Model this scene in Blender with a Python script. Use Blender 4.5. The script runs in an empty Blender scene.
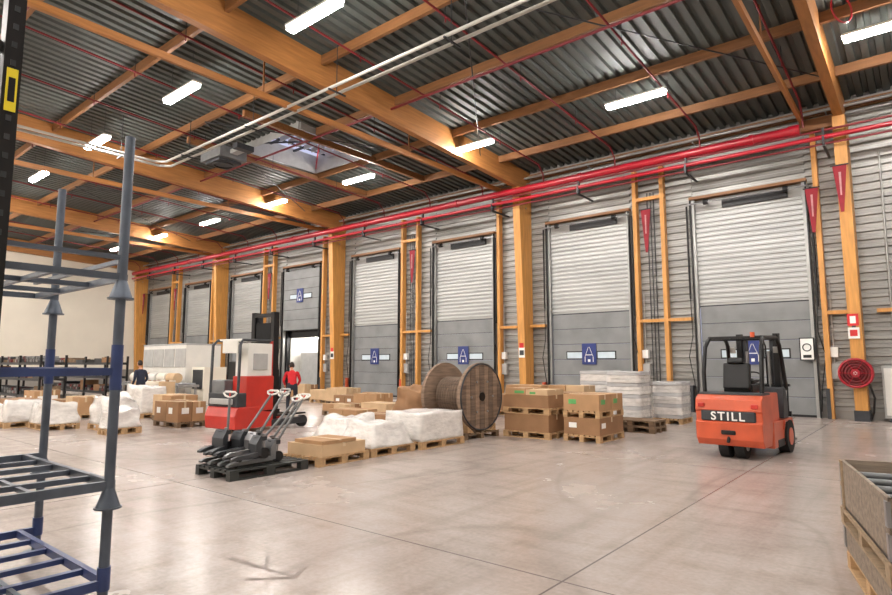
import bpy, bmesh, math, random
from mathutils import Vector, Matrix, noise, Euler
random.seed(7)
R=math.radians
scene=bpy.context.scene
try:
    scene.view_settings.view_transform='Standard'
except Exception: pass

# ---------------------------------------------------------------- materials
def lin(c):
    return tuple(((x/255)/12.92 if x/255<=0.04045 else ((x/255+0.055)/1.055)**2.4) for x in c)
MATS={}
def mat(name,col,rough=.5,metal=0.,var=.12,scale=4.,bump=0.,stretch=(1,1,1),detail=4,bscale=None,alpha=None,coat=0):
    if name in MATS: return MATS[name]
    m=bpy.data.materials.new(name); m.use_nodes=True
    nt=m.node_tree; N=nt.nodes; L=nt.links
    b=N['Principled BSDF']; c=lin(col)
    tc=N.new('ShaderNodeTexCoord'); mp=N.new('ShaderNodeMapping'); mp.inputs['Scale'].default_value=stretch
    L.new(tc.outputs['Object'],mp.inputs['Vector'])
    nz=N.new('ShaderNodeTexNoise'); nz.inputs['Scale'].default_value=scale; nz.inputs['Detail'].default_value=detail
    L.new(mp.outputs['Vector'],nz.inputs['Vector'])
    cr=N.new('ShaderNodeValToRGB')
    cr.color_ramp.elements[0].position=.3; cr.color_ramp.elements[1].position=.7
    cr.color_ramp.elements[0].color=(*[x*(1-var) for x in c],1)
    cr.color_ramp.elements[1].color=(*[min(1,x*(1+var)) for x in c],1)
    L.new(nz.outputs['Fac'],cr.inputs['Fac']); L.new(cr.outputs['Color'],b.inputs['Base Color'])
    b.inputs['Roughness'].default_value=rough; b.inputs['Metallic'].default_value=metal
    if coat: b.inputs['Coat Weight'].default_value=coat
    if alpha is not None: b.inputs['Alpha'].default_value=alpha
    if bump:
        n2=N.new('ShaderNodeTexNoise'); n2.inputs['Scale'].default_value=bscale or scale*3; n2.inputs['Detail'].default_value=6
        L.new(mp.outputs['Vector'],n2.inputs['Vector'])
        bp=N.new('ShaderNodeBump'); bp.inputs['Strength'].default_value=bump; bp.inputs['Distance'].default_value=.02
        L.new(n2.outputs['Fac'],bp.inputs['Height']); L.new(bp.outputs['Normal'],b.inputs['Normal'])
    MATS[name]=m; return m
def emis(name,col,s):
    m=bpy.data.materials.new(name); m.use_nodes=True; nt=m.node_tree
    b=nt.nodes['Principled BSDF']; b.inputs['Base Color'].default_value=(.9,.9,.9,1)
    b.inputs['Emission Color'].default_value=(*col,1); b.inputs['Emission Strength'].default_value=s
    return m

clad=mat('galvanised_cladding',(148,147,144),.42,.35,.22,.8,.1,(.4,1,3))
clad_up=mat('ribbed_panel_light',(172,173,172),.40,.35,.14,.8,.1,(.4,1,3))
deck=mat('roof_deck_steel',(76,81,78),.55,.0,.18,.35,0,(1.2,.25,1))
glulam=mat('glulam_timber',(168,114,62),.5,0,.18,2.5,.15,(4,.5,6))
glulamX=mat('purlin_timber',(130,88,51),.55,0,.18,2.5,.1,(.5,4,6))
postwood=mat('column_timber',(204,146,76),.45,0,.16,2.5,.15,(6,6,.5))
doorm=mat('door_panel_grey',(130,132,133),.5,.1,.16,1.2,.05)
doorl=mat('door_panel_seam',(76,77,78),.6)
redp=mat('red_pipe_paint',(164,18,38),.35,.0,.1,2,coat=.3)
redd=mat('red_sprinkler_paint',(112,26,32),.45,.0,.1,2)
galv=mat('galvanised_pipe',(160,160,158),.35,.6,.1,3)
whitem=mat('white_paint',(222,220,214),.45,0,.05,2)
traym=mat('conduit_grey',(176,174,168),.45,0.1,.05,2)
creamw=mat('cream_wall_paint',(230,223,208),.7,0,.05,.5)
black=mat('black_metal',(26,26,28),.4,.3,.2,5)
rubber=mat('tyre_rubber',(24,24,25),.85,0,.2,8,.2)
darkg=mat('dark_grey_metal',(62,64,68),.45,.4,.2,4)
midg=mat('mid_grey_paint',(112,114,116),.42,.2,.15,4)
rackm=mat('rack_steel_blue_grey',(84,92,104),.42,.4,.2,6,.1)
rackb=mat('rack_blue_paint',(44,60,104),.4,.1,.18,6)
orange=mat('forklift_orange',(200,86,52),.38,0,.14,3,.05,coat=.25)
redt=mat('truck_red_paint',(190,48,38),.35,0,.12,3,coat=.25)
lgrey=mat('light_grey_plastic',(170,170,168),.5,0,.08,4)
card=mat('cardboard',(176,138,100),.8,0,.1,3,.05)
card2=mat('cardboard_dark',(150,113,80),.8,0,.12,3,.05)
card3=mat('cardboard_pale',(200,170,134),.8,0,.1,3,.05)
palw=mat('pallet_wood',(182,148,108),.8,0,.22,3,.2,(1,6,6))
palo=mat('pallet_wood_old',(120,98,76),.85,0,.3,3,.25,(1,6,6))
palk=mat('pallet_black_plastic',(44,46,44),.6,0,.2,5)
reelw=mat('reel_wood',(132,110,92),.8,0,.3,2.5,.25,(1,1,9))
reelw2=mat('reel_wood_dark',(108,90,76),.85,0,.3,2.5,.25,(1,1,9))
wrap=mat('stretch_wrap_film',(222,218,214),.18,0,.14,5,.9,(1,1,2),bscale=9)
wrapg=mat('stretch_wrap_film_grey',(188,187,188),.2,0,.2,5,.8,(.4,.4,9),bscale=5)
tape=mat('packing_tape',(210,188,152),.3)
label=mat('white_label',(238,238,234),.5,0,.02)
green=mat('green_label',(96,168,96),.5)
blues=mat('blue_sign',(38,54,118),.4)
reds=mat('red_sign',(205,30,34),.4)
yel=mat('yellow_label',(226,206,40),.5)
glassd=mat('door_window_glass',(200,215,225),.1,0,.05)
pen=mat('pennant_cloth',(140,34,46),.8,0,.15,4,.2)
pen2=mat('pennant_print',(196,150,150),.8,0,.15,4,.2)
skin=mat('skin',(205,150,120),.55,0,.05,8)
hair=mat('hair_dark',(40,28,20),.7,0,.2,30,.4)
jack_r=mat('jacket_red',(200,30,38),.8,0,.1,6,.2)
jack_d=mat('jacket_navy',(32,38,58),.8,0,.15,6,.2)
trous=mat('work_trousers',(38,40,50),.85,0,.15,6,.2)
shoe=mat('boot_black',(24,22,22),.6)
eyew=mat('eye_dark',(25,20,18),.3)
concrete_o=mat('wall_concrete',(150,146,140),.8,0,.1,.6,.1)
lampm=emis('led_tube_light',(1.0,.95,.90),210.)
steelm=mat('bare_steel',(150,150,152),.35,.8,.15,4)
worn=mat('worn_floor_paint',(136,124,116),.6,0,.25,9)

def floor_mat():
    m=bpy.data.materials.new('polished_concrete'); m.use_nodes=True
    nt=m.node_tree; N=nt.nodes; L=nt.links; b=N['Principled BSDF']
    tc=N.new('ShaderNodeTexCoord')
    def noi(s,d=6,sc=(1,1,1),off=(0,0,0),rz=0):
        mp=N.new('ShaderNodeMapping'); mp.inputs['Scale'].default_value=sc; mp.inputs['Location'].default_value=off; mp.inputs['Rotation'].default_value=(0,0,rz); L.new(tc.outputs['Object'],mp.inputs['Vector'])
        n=N.new('ShaderNodeTexNoise'); n.inputs['Scale'].default_value=s; n.inputs['Detail'].default_value=d; n.inputs['Roughness'].default_value=.6
        L.new(mp.outputs['Vector'],n.inputs['Vector']); return n
    def mix(t,f,a,bb):
        x=N.new('ShaderNodeMix'); x.data_type='RGBA'; x.blend_type=t
        if isinstance(f,float): x.inputs[0].default_value=f
        else: L.new(f,x.inputs[0])
        for s,v in ((6,a),(7,bb)):
            if isinstance(v,tuple): x.inputs[s].default_value=(*v,1)
            else: L.new(v,x.inputs[s])
        return x.outputs[2]
    def ramp(n,p0,c0,p1,c1):
        r=N.new('ShaderNodeValToRGB'); L.new(n.outputs['Fac'],r.inputs['Fac'])
        r.color_ramp.elements[0].position=p0; r.color_ramp.elements[0].color=(*c0,1)
        r.color_ramp.elements[1].position=p1; r.color_ramp.elements[1].color=(*c1,1); return r.outputs['Color']
    n1=noi(.35); r1=ramp(n1,.3,lin((164,152,145)),.72,lin((188,176,168)))
    n2=noi(22); r2=ramp(n2,.3,(.86,.86,.86),.7,(1.05,1.05,1.05))
    c=mix('MULTIPLY',1.0,r1,r2)
    c=mix('MULTIPLY',1.0,c,ramp(noi(1.1,4,(3.2,.22,1)),.48,(1,1,1),.78,(.78,.77,.76)))
    c=mix('MULTIPLY',1.0,c,ramp(noi(1.3,4,(.3,2.6,1),(7,3,0),.3),.48,(1,1,1),.8,(.8,.78,.77)))
    c=mix('MULTIPLY',1.0,c,ramp(noi(2.2,5,(1,1,1),(2,9,0)),.52,(1,1,1),.8,(.76,.73,.71)))
    # thin curved tyre tracks : iso-lines of a smooth noise
    nt_=noi(.22,1,(1,.5,1),(4,2,0)); s1=N.new('ShaderNodeMath'); s1.operation='SUBTRACT'; L.new(nt_.outputs['Fac'],s1.inputs[0]); s1.inputs[1].default_value=.52
    s2=N.new('ShaderNodeMath'); s2.operation='ABSOLUTE'; L.new(s1.outputs[0],s2.inputs[0])
    s3=N.new('ShaderNodeMapRange'); L.new(s2.outputs[0],s3.inputs[0]); s3.inputs[1].default_value=0; s3.inputs[2].default_value=.007; s3.inputs[3].default_value=.3; s3.inputs[4].default_value=0
    c=mix('MIX',s3.outputs[0],c,lin((122,110,104)))
    sx=N.new('ShaderNodeSeparateXYZ'); L.new(tc.outputs['Object'],sx.inputs[0])
    def line(out,off):
        a=N.new('ShaderNodeMath'); a.operation='ADD'; L.new(out,a.inputs[0]); a.inputs[1].default_value=off+600
        q=N.new('ShaderNodeMath'); q.operation='MODULO'; L.new(a.outputs[0],q.inputs[0]); q.inputs[1].default_value=6.
        s=N.new('ShaderNodeMath'); s.operation='LESS_THAN'; L.new(q.outputs[0],s.inputs[0]); s.inputs[1].default_value=.018
        return s.outputs[0]
    lx=line(sx.outputs[0],2.3); ly=line(sx.outputs[1],-4.2)
    mx=N.new('ShaderNodeMath'); mx.operation='MAXIMUM'; L.new(lx,mx.inputs[0]); L.new(ly,mx.inputs[1])
    c=mix('MIX',mx.outputs[0],c,lin((104,94,90)))
    L.new(c,b.inputs['Base Color'])
    rr=N.new('ShaderNodeMapRange'); L.new(n1.outputs['Fac'],rr.inputs[0]); rr.inputs[3].default_value=.14; rr.inputs[4].default_value=.36
    L.new(rr.outputs[0],b.inputs['Roughness'])
    bp=N.new('ShaderNodeBump'); bp.inputs['Strength'].default_value=.05; bp.inputs['Distance'].default_value=.01
    L.new(n2.outputs['Fac'],bp.inputs['Height']); L.new(bp.outputs['Normal'],b.inputs['Normal'])
    return m
floorm=floor_mat()

# ---------------------------------------------------------------- mesh builder
class B:
    def __init__(s,name): s.name=name; s.v=[]; s.f=[]; s.m=[]; s.sm=[]; s.mats=[]; s.T=Matrix.Identity(4)
    def mi(s,m):
        if m not in s.mats: s.mats.append(m)
        return s.mats.index(m)
    def add(s,vs,fs,m,smooth=False):
        o=len(s.v); i=s.mi(m)
        s.v+= [tuple(s.T@Vector(v)) for v in vs]
        for f in fs: s.f.append([o+k for k in f]); s.m.append(i); s.sm.append(smooth)
    def box(s,x0,x1,y0,y1,z0,z1,m):
        s.add([(x0,y0,z0),(x1,y0,z0),(x1,y1,z0),(x0,y1,z0),(x0,y0,z1),(x1,y0,z1),(x1,y1,z1),(x0,y1,z1)],
              [(0,3,2,1),(4,5,6,7),(0,1,5,4),(1,2,6,5),(2,3,7,6),(3,0,4,7)],m)
    def rbox(s,c,d,m,rot=(0,0,0)):
        T=s.T; s.T=T@Matrix.Translation(c)@Euler(rot).to_matrix().to_4x4()
        s.box(-d[0]/2,d[0]/2,-d[1]/2,d[1]/2,-d[2]/2,d[2]/2,m); s.T=T
    def beam(s,p0,p1,w,h,m):
        p0=Vector(p0);p1=Vector(p1); d=(p1-p0).normalized()
        up=Vector((0,0,1)) if abs(d.z)<.95 else Vector((0,1,0))
        x=d.cross(up).normalized(); z=x.cross(d)
        vs=[]
        for p in (p0,p1):
            for a,b in ((-1,-1),(1,-1),(1,1),(-1,1)): vs.append(p+x*a*w/2+z*b*h/2)
        s.add(vs,[(0,1,2,3),(7,6,5,4),(0,4,5,1),(1,5,6,2),(2,6,7,3),(3,7,4,0)],m)
    def cyl(s,p0,p1,r,m,r2=None,n=16,caps=True):
        s.tube([p0,p1],[r,r if r2 is None else r2],m,n,caps)
    def tube(s,pts,r,m,n=10,caps=True,closed=False):
        pts=[Vector(p) for p in pts]; k=len(pts)
        rs=r if isinstance(r,(list,tuple)) else [r]*k
        vs=[];fs=[]; ref=None
        for i,p in enumerate(pts):
            a=pts[(i-1)%k] if (closed or i>0) else p; c=pts[(i+1)%k] if (closed or i<k-1) else p
            d=(c-a).normalized()
            if ref is None: ref=Vector((0,0,1)) if abs(d.z)<.9 else Vector((1,0,0))
            x=d.cross(ref)
            if x.length<.05: ref=Vector((1,0,0)) if abs(d.x)<.9 else Vector((0,1,0)); x=d.cross(ref)
            x.normalize(); y=x.cross(d).normalized(); ref=y
            for j in range(n):
                t=2*math.pi*j/n; vs.append(p+(x*math.cos(t)+y*math.sin(t))*rs[i])
        for i in range(k if closed else k-1):
            i2=(i+1)%k
            for j in range(n):
                j2=(j+1)%n; fs.append((i*n+j,i*n+j2,i2*n+j2,i2*n+j))
        s.add(vs,fs,m,True)
        if caps and not closed:
            s.add(vs[:n],[tuple(range(n))],m); s.add(vs[-n:],[tuple(reversed(range(n)))],m)
    def ring(s,c,axis,R_,r,m,n=28,k=8):
        c=Vector(c); ax=Vector(axis).normalized(); a=ax.orthogonal().normalized(); b=ax.cross(a)
        s.tube([c+(a*math.cos(2*math.pi*i/n)+b*math.sin(2*math.pi*i/n))*R_ for i in range(n)],r,m,k,closed=True)
    def prism(s,prof,x0,x1,m):
        n=len(prof)
        vs=[(x0,y,z) for y,z in prof]+[(x1,y,z) for y,z in prof]
        fs=[tuple(range(n)),tuple(reversed(range(n,2*n)))]+[(i,(i+1)%n+0,(i+1)%n+n,i+n) for i in range(n)]
        s.add(vs,fs,m)
    def ell(s,c,r,m,n=14,k=10,f=None):
        vs=[];fs=[]
        for i in range(k+1):
            ph=math.pi*i/k
            for j in range(n):
                t=2*math.pi*j/n
                p=Vector((r[0]*math.sin(ph)*math.cos(t),r[1]*math.sin(ph)*math.sin(t),r[2]*math.cos(ph)))
                if f: p=f(p)
                vs.append(Vector(c)+p)
        for i in range(k):
            for j in range(n): fs.append((i*n+j,(i+1)*n+j,(i+1)*n+(j+1)%n,i*n+(j+1)%n))
        s.add(vs,fs,m,True)
    def lump(s,c,d,m,amp=.03,n=10,taper=.06,seed=0,freq=3.):
        bm=bmesh.new(); bmesh.ops.create_cube(bm,size=1)
        bmesh.ops.subdivide_edges(bm,edges=bm.edges,cuts=n,use_grid_fill=True)
        vs=[]
        for v in bm.verts:
            p=v.co.copy(); t=1-taper*(p.z+.5)
            q=Vector((p.x*d[0]*t,p.y*d[1]*t,p.z*d[2]))
            nn=noise.noise_vector(q*freq+Vector((seed*3.1,seed,0)))
            w=min(1,(p.z+.5)*6)
            q+=nn*amp*w
            if p.z>.49: q.z+= noise.noise(q*2.2+Vector((seed,9,0)))*amp*2.5
            vs.append(q+Vector(c))
        fs=[tuple(v.index for v in f.verts) for f in bm.faces]
        s.add(vs,fs,m,True); bm.free()
    def done(s,loc=(0,0,0),rz=0,bevel=0,parent=None,name=None):
        me=bpy.data.meshes.new(s.name); me.from_pydata(s.v,[],s.f)
        for m in s.mats: me.materials.append(m)
        me.polygons.foreach_set('material_index',s.m); me.polygons.foreach_set('use_smooth',s.sm)
        bm=bmesh.new(); bm.from_mesh(me); bmesh.ops.recalc_face_normals(bm,faces=bm.faces); bm.to_mesh(me); bm.free()
        me.update()
        o=bpy.data.objects.new(name or s.name,me); scene.collection.objects.link(o)
        o.location=loc; o.rotation_euler=(0,0,rz)
        if bevel:
            mo=o.modifiers.new('bevel','BEVEL'); mo.width=bevel; mo.segments=2; mo.limit_method='ANGLE'; mo.angle_limit=R(50)
        if parent: o.parent=parent
        return o

# ---------------------------------------------------------------- room shell
WY=21.6; XL=-49.3; XR=12.0; YS=-12.0
COLS=[-1.62,-13.0,-24.95,-36.9,-48.95,10.7]
def roofz(y): return 9.85+.05*(WY-y)
b=B('floor'); b.box(XL-.3,XR+.3,YS-.3,WY+8,-.2,0,floorm); b.done()
doors=[]
for L_ in (-49.3,-37.3,-25.3,-13.3,-1.3):
    doors+= [(L_+1.3,L_+4.8),(L_+7.1,L_+10.6)]
doors.sort()
OPEN=(-30.2,-26.7)
def isopen(d): return abs(d[0]-OPEN[0])<.05
b=B('wall_north')
def ribs(b,x0,x1,z0,z1,y,p,d,m):
    n=max(1,int(round((z1-z0)/p))); p=(z1-z0)/n; vs=[];fs=[]
    prof=[(0,0),(.4,0),(.5,-d),(.9,-d)]
    pts=[(z0+i*p+q[0]*p,y+q[1]) for i in range(n) for q in prof]+[(z1,y)]
    for z,yy in pts: vs+= [(x0,yy,z),(x1,yy,z)]
    for i in range(len(pts)-1): fs.append((2*i,2*i+1,2*i+3,2*i+2))
    b.add(vs,fs,m)
xs=[XL]
for d in doors: xs+=list(d)
xs.append(XR)
for i in range(0,len(xs),2):
    ribs(b,xs[i],xs[i+1],0.25,10,WY,.25,.06,clad)
    b.box(xs[i],xs[i+1],WY-.05,WY+.1,0,.25,concrete_o)
    b.box(xs[i],xs[i+1],WY+.02,WY+.2,0,10.1,darkg)
for d in doors:
    ribs(b,d[0],d[1],7.4,10,WY,.25,.06,clad)
    b.box(d[0],d[1],WY+.02,WY+.2,3.6,10.1,darkg)
b.done()
b=B('wall_west'); b.box(XL-.3,XL,YS,WY+.2,0,12.5,creamw); 
b.box(XL,XL+.02,YS,WY,0,1.2,concrete_o); b.done()
b=B('wall_east'); b.box(XR,XR+.3,YS,WY+.2,0,12.5,creamw); b.done()
b=B('wall_south'); b.box(XL,XR,YS-.3,YS,0,12.5,creamw); b.done()
SK=(-20.5,-17.0,12.5,16.0)
b=B('ceiling')
def deckpart(x0,x1,y0,y1):
    n=max(1,int(round((x1-x0)/.33))); p=(x1-x0)/n
    pts=[]
    for i in range(n):
        for q,h in ((0,0),(.5,0),(.58,.09),(.92,.09)): pts.append((x0+(i+q)*p,h))
    pts.append((x1,0)); vs=[];fs=[]
    for x,h in pts: vs+=[(x,y0,roofz(y0)+h),(x,y1,roofz(y1)+h)]
    for i in range(len(pts)-1): fs.append((2*i,2*i+1,2*i+3,2*i+2))
    b.add(vs,fs,deck)
    b.add([(x0,y0,roofz(y0)+.13),(x1,y0,roofz(y0)+.13),(x1,y1,roofz(y1)+.13),(x0,y1,roofz(y1)+.13)],[(0,1,2,3)],darkg)
deckpart(XL,SK[0],YS,WY+.2); deckpart(SK[1],XR,YS,WY+.2)
deckpart(SK[0],SK[1],YS,SK[2]); deckpart(SK[0],SK[1],SK[3],WY+.2)
b.done()
b=B('window_1')
z0=roofz(16)-.1; z1=roofz(12.5)+.5
x0,x1,y0,y1=SK
for a in ((x0-.05,x0,y0,y1),(x1,x1+.05,y0,y1),(x0,x1,y0-.05,y0),(x0,x1,y1,y1+.05)):
    b.box(a[0],a[1],a[2],a[3],z0,z1,lgrey)
for i in range(1,6):
    x=x0+(x1-x0)*i/6; b.box(x-.03,x+.03,y0,y1,z1-.1,z1-.04,darkg)
for q in (.33,.66): b.box(x0,x1,y0+(y1-y0)*q-.04,y0+(y1-y0)*q+.04,z1-.14,z1-.06,darkg)
for i in range(9):
    y=y0+.2+i*.39; b.box(x0+.9,x0+1.75,y,y+.03,z1-.3,z1-.1,lgrey)
b.beam((x0,y1,z0+.2),(x1,y0+1,z1-.2),.05,.05,redp)
b.beam((x0+.1,y0,z0+.3),(x1,y1-.6,z1-.3),.05,.05,darkg)
b.done()

# ---------------------------------------------------------------- timber structure
for X in COLS:
    c=B('timber_column')
    w=.16
    c.prism([(WY-.06,0),(WY-.62,0),(WY-1.05,9.05),(WY-.06,9.05)],X-w,X+w,postwood)
    c.box(X-w-.03,X+w+.03,WY-.68,WY-.06,0,.3,darkg)
    for zz in (8.2,8.6): c.cyl((X-w-.03,WY-.5,zz),(X+w+.03,WY-.5,zz),.03,steelm,n=8)
    if -26<X<-12:
        c.box(X-.14,X+.14,WY-.73,WY-.64,1.9,2.6,label); c.box(X-.1,X+.1,WY-.74,WY-.73,2.3,2.5,reds); c.box(X-.1,X+.1,WY-.74,WY-.73,2.0,2.2,darkg)
    c.done()
    g=B('roof_beam')
    yb=WY-.05; d=.95
    vs=[];
    for y,dz in ((YS,0),(YS,-d),(yb,-.85),(yb,0)):
        for x in (X-.12,X+.12): vs.append((x,y,roofz(y)+dz-.005))
    g.add(vs,[(0,1,3,2),(2,3,5,4),(4,5,7,6),(6,7,1,0),(0,2,4,6),(1,7,5,3)],glulam)
    g.done()
    if X<5:
        t=B('tie_beam'); xt=X-.95
        t.box(xt-.05,xt+.05,YS,20.95,9.02,9.2,glulam)
        t.box(xt-.06,X,20.8,20.95,8.85,9.2,glulamX)
        for y in (-9,-3,3,9,15): t.beam((xt,y,9.2),(xt,y,roofz(y)),.04,.04,glulamX)
        t.done()
b=B('roof_purlins')
y=19.2
while y>YS:
    if not 12.5<y<16: segs=[(XL,XR)]
    else: segs=[(XL,SK[0]-.1),(SK[1]+.1,XR)]
    for a,c in segs: b.box(a,c,y-.055,y+.055,roofz(y)-.28,roofz(y)-.005,glulamX)
    y-=3.0
b.box(XL,XR,WY-.25,WY-.05,9.5,9.7,glulamX)
for a in (SK[0]-.15,SK[1]+.03): b.box(a,a+.12,10.2,19.2,roofz(19.2)-.25,roofz(19.2)-.02,glulamX)
b.done()
b=B('roof_bracing')
for X in COLS[:4]:
    for xa,xb,ya,yb2 in ((X,X-6,19,10),(X-12,X-6,19,10)):
        b.cyl((xa,ya,roofz(ya)-.4),(xb,yb2,roofz(yb2)-.4),.02,darkg,n=6)
b.done()

# ---------------------------------------------------------------- pipes
b=B('fire_main_pipe')
b.cyl((-48.8,20.35,8.78),(-2.9,20.35,8.78),.14,redp,n=18)
b.cyl((-2.9,20.35,8.78),(-2.6,20.35,8.78),.17,redp,n=18)
for x in range(-46,-3,6): b.cyl((x,20.35,8.78),(x+.12,20.35,8.78),.17,redp,n=18)
b.cyl((-48.8,20.3,8.38),(11.5,20.3,8.38),.07,redp,n=12)
b.cyl((-48.8,20.4,8.2),(11.5,20.4,8.2),.03,redd,n=10)
b.cyl((-14,20.38,8.58),(11.5,20.38,8.66),.035,redd,n=10)
for x in [-46+4*k for k in range(15)]:
    b.box(x-.03,x+.03,20.2,WY,8.08,8.14,darkg); b.box(x-.03,x+.03,20.2,20.24,8.1,8.4,darkg)
    b.box(x-.03,x+.03,20.3,20.4,8.1,8.68,darkg)
b.done()
b=B('sprinkler_pipes')
x=-47.5
while x<11:
    b.tube([(x,YS+.5,roofz(YS)-.42),(x,19.9,roofz(19.9)-.42),(x,20.25,9.2),(x,20.3,8.8)],.03,redd,n=8)
    for k in range(9):
        y=-10+3.4*k
        b.cyl((x,y,roofz(y)-.42),(x,y,roofz(y)-.56),.02,redd,n=6)
        b.cyl((x,y,roofz(y)-.4),(x,y,roofz(y)),.01,darkg,n=5)
    x+=3.0
b.cyl((XL+.3,13.0,roofz(13)-.48),(11.5,13.0,roofz(13)-.48),.04,redd,n=8)
b.cyl((XL+.3,4.0,roofz(4)-.48),(11.5,4.0,roofz(4)-.48),.04,redd,n=8)
b.done()
b=B('eave_conduit')
b.cyl((XL+.3,21.1,9.5),(11.5,21.1,9.5),.05,galv,n=10)
b.cyl((XL+.3,21.25,9.3),(11.5,21.25,9.3),.025,galv,n=8)
for x in [-46+4*k for k in range(15)]: b.box(x,x+.04,21.1,WY,9.42,9.45,galv)
b.done()
b=B('ceiling_conduits')
for o in (0,.35):
    yy=9.8+o; xx=-21.6-o
    b.tube([(11.5,yy,9.05),(xx+.3,yy,9.05),(xx,yy-.3,9.05),(xx,YS+.4,9.05)],.045,traym,n=10)
for x in [-20+4*k for k in range(8)]:
    b.box(x,x+.04,9.7,10.3,8.96,9.0,darkg); b.cyl((x,10.0,8.95),(x,10.0,roofz(10)),.012,darkg,n=5)
for y in (-8,-2,4,8.4): b.box(-22.1,-21.5,y,y+.04,8.96,9.0,darkg); b.cyl((-21.8,y+.02,8.95),(-21.8,y+.02,roofz(y)),.012,darkg,n=5)
b.done()
b=B('unit_heater')
b.box(-21.1,-19.7,11.0,12.1,9.3,9.7,midg)
b.box(-20.9,-19.9,11.1,12.0,9.2,9.3,darkg); b.ring((-20.4,11.55,9.19),(0,0,1),.35,.03,black)
for x in(-21,-19.8):
    for y in (11.1,12): b.cyl((x,y,9.65),(x,y,roofz(y)),.015,darkg,n=6)
b.box(-19.2,-18.9,11.2,11.9,9.45,9.65,darkg)
b.box(-19.7,-19.2,11.4,11.7,9.45,9.6,lgrey)
b.done(bevel=.02)
def lamp(x,y,z=9.42):
    b=B('led_batten_lamp')
    b.box(-.9,.9,-.13,.13,.04,.10,whitem)
    b.box(-.87,.87,-.1,.1,-.05,.04,lampm)
    for s in(-.6,.6): b.cyl((s,0,.08),(s,0,roofz(y)-z),.008,darkg,n=5)
    b.done((x,y,z))
for k in range(-1,8): lamp(-.2-6.02*k,16.5)
for k in range(-2,7): lamp(-10.2-6.05*k,7.8)
for k in range(-1,8): lamp(-4-6.05*k,-1.)  # unseen row behind the camera, continuing the grid, added as fill light
for k in range(-1,8): lamp(-4-6.05*k,-8.)  # second unseen row further back, also added for fill
b=B('hanging_hose_loop')
b.ring((-1.0,15.5,9.7),(1,-.6,0),.33,.02,redp); b.cyl((-1.0,15.5,10.03),(-1.0,15.5,roofz(15.5)),.015,redp,n=6)
b.done()

# ---------------------------------------------------------------- dock doors
def door(n,d):
    x0,x1=d; op=isopen(d); b=B('door_%d'%n)
    zb=3.62 if op else 0.0; dy=-.16 if op else 0
    y=WY-.08+dy
    for i in range(6):
        a=zb+i*.605
        b.box(x0+.12,x1-.12,y,y+.06,a+.015,a+.59,doorm)
        b.box(x0+.12,x1-.12,y+.01,y+.05,a-.01,a+.02,doorl)
        for k in range(1,4): b.box(x0+.12,x1-.12,y-.008,y,a+.15*k-.012,a+.15*k+.012,doorm)
    for xx in (x0+.75,x1-1.45):
        b.box(xx-.04,xx+.74,y-.02,y,zb+1.82,zb+2.14,black); b.box(xx,xx+.7,y-.03,y-.015,zb+1.86,zb+2.10,glassd)
    xm=(x0+x1)/2-.05; zs=zb+1.62
    b.box(xm-.3,xm+.3,y-.05,y-.03,zs,zs+.82,blues)
    for sx in(-1,1):
        b.beam((xm+sx*.17,y-.055,zs+.3),(xm+sx*.02,y-.055,zs+.68),.022,.01,label)
        b.beam((xm+sx*.17,y-.055,zs+.1),(xm+sx*.17,y-.055,zs+.3),.022,.01,label)
    b.box(xm-.13,xm+.13,y-.06,y-.05,zs+.36,zs+.385,label); b.box(xm-.05,xm+.05,y-.06,y-.05,zs+.1,zs+.2,label)
    if not op: ribs(b,x0,x1,3.66,7.0,WY-.05,.17,.05,clad_up)
    else:
        ribs(b,x0,x1,7.25,7.4,WY-.05,.115,.03,clad_up); b.box(x0,x1,WY-.02,WY,3.6,7.4,doorl)
    b.box(x0,x1,WY-.08,WY-.0,7.0 if not op else 7.26,7.4,clad)
    b.box(x0+1.0,x1-.5,WY-.16,WY-.08,7.02,7.28,black)
    b.box(x0-.04,x0+.1,WY-.2,WY-.05,0,7.45,galv)
    b.box(x1-.1,x1+.04,WY-.2,WY-.05,0,7.45,galv)
    for xx in(x0-.02,x1+.02):
        b.box(xx-.02,xx+.02,WY-.3,WY-.2,0,7.4,black)
    b.cyl((x1+.14,WY-.28,3.4),(x1+.14,WY-.28,7.2),.035,black,n=8)
    b.cyl((x0-.14,WY-.28,3.9),(x0-.14,WY-.28,7.2),.035,black,n=8)
    for s,xx in((-1,x0),(1,x1)):
        b.tube([(xx+s*.14,WY-.28,3.9),(xx+s*.1,WY-.34,2.6),(xx+s*.26,WY-.3,1.9),(xx+s*.12,WY-.3,1.0),(xx+s*.05,WY-.25,.2)],.016,black,n=6)
    b.box(x0-.05,x1+.05,WY-.3,WY-.05,7.42,7.52,glulamX)
    b.cyl((x0-.1,WY-.34,7.25),(x1+.1,WY-.34,7.25),.03,steelm,n=8)
    for q in (.15,.85):
        xx=x0+(x1-x0)*q; b.cyl((xx-.07,WY-.34,7.25),(xx+.07,WY-.34,7.25),.1,black,n=14)
    if not op: b.box(x0+.1,x1-.1,y-.02,y+.06,0,.07,black)
    for xx in (x0-.28,x1+.2): b.box(xx,xx+.1,WY-.35,WY-.1,0,.9,orange if n%2 else darkg)
    b.box(x1+.3,x1+.6,WY-.2,WY-.05,1.2,1.65,lgrey); b.cyl((x1+.45,WY-.13,1.65),(x1+.45,WY-.13,4.2),.02,lgrey,n=6)
    b.box(x1+.34,x1+.56,WY-.22,WY-.05,1.85,2.15,label)
    if n==8:
        b.box(x1-.42,x1-.02,WY-.36,WY-.3,1.75,2.45,black); b.box(x1-.39,x1-.05,WY-.37,WY-.36,1.78,2.42,label)
        b.ring((x1-.22,WY-.375,2.15),(0,1,0),.11,.015,black); b.box(x1-.33,x1-.11,WY-.38,WY-.37,1.83,1.92,black)
        b.box(x1-.24,x1-.2,WY-.3,WY-.1,2.0,2.2,darkg)
    b.done()
for i,d in enumerate(doors): door(i+1,d)
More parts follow.
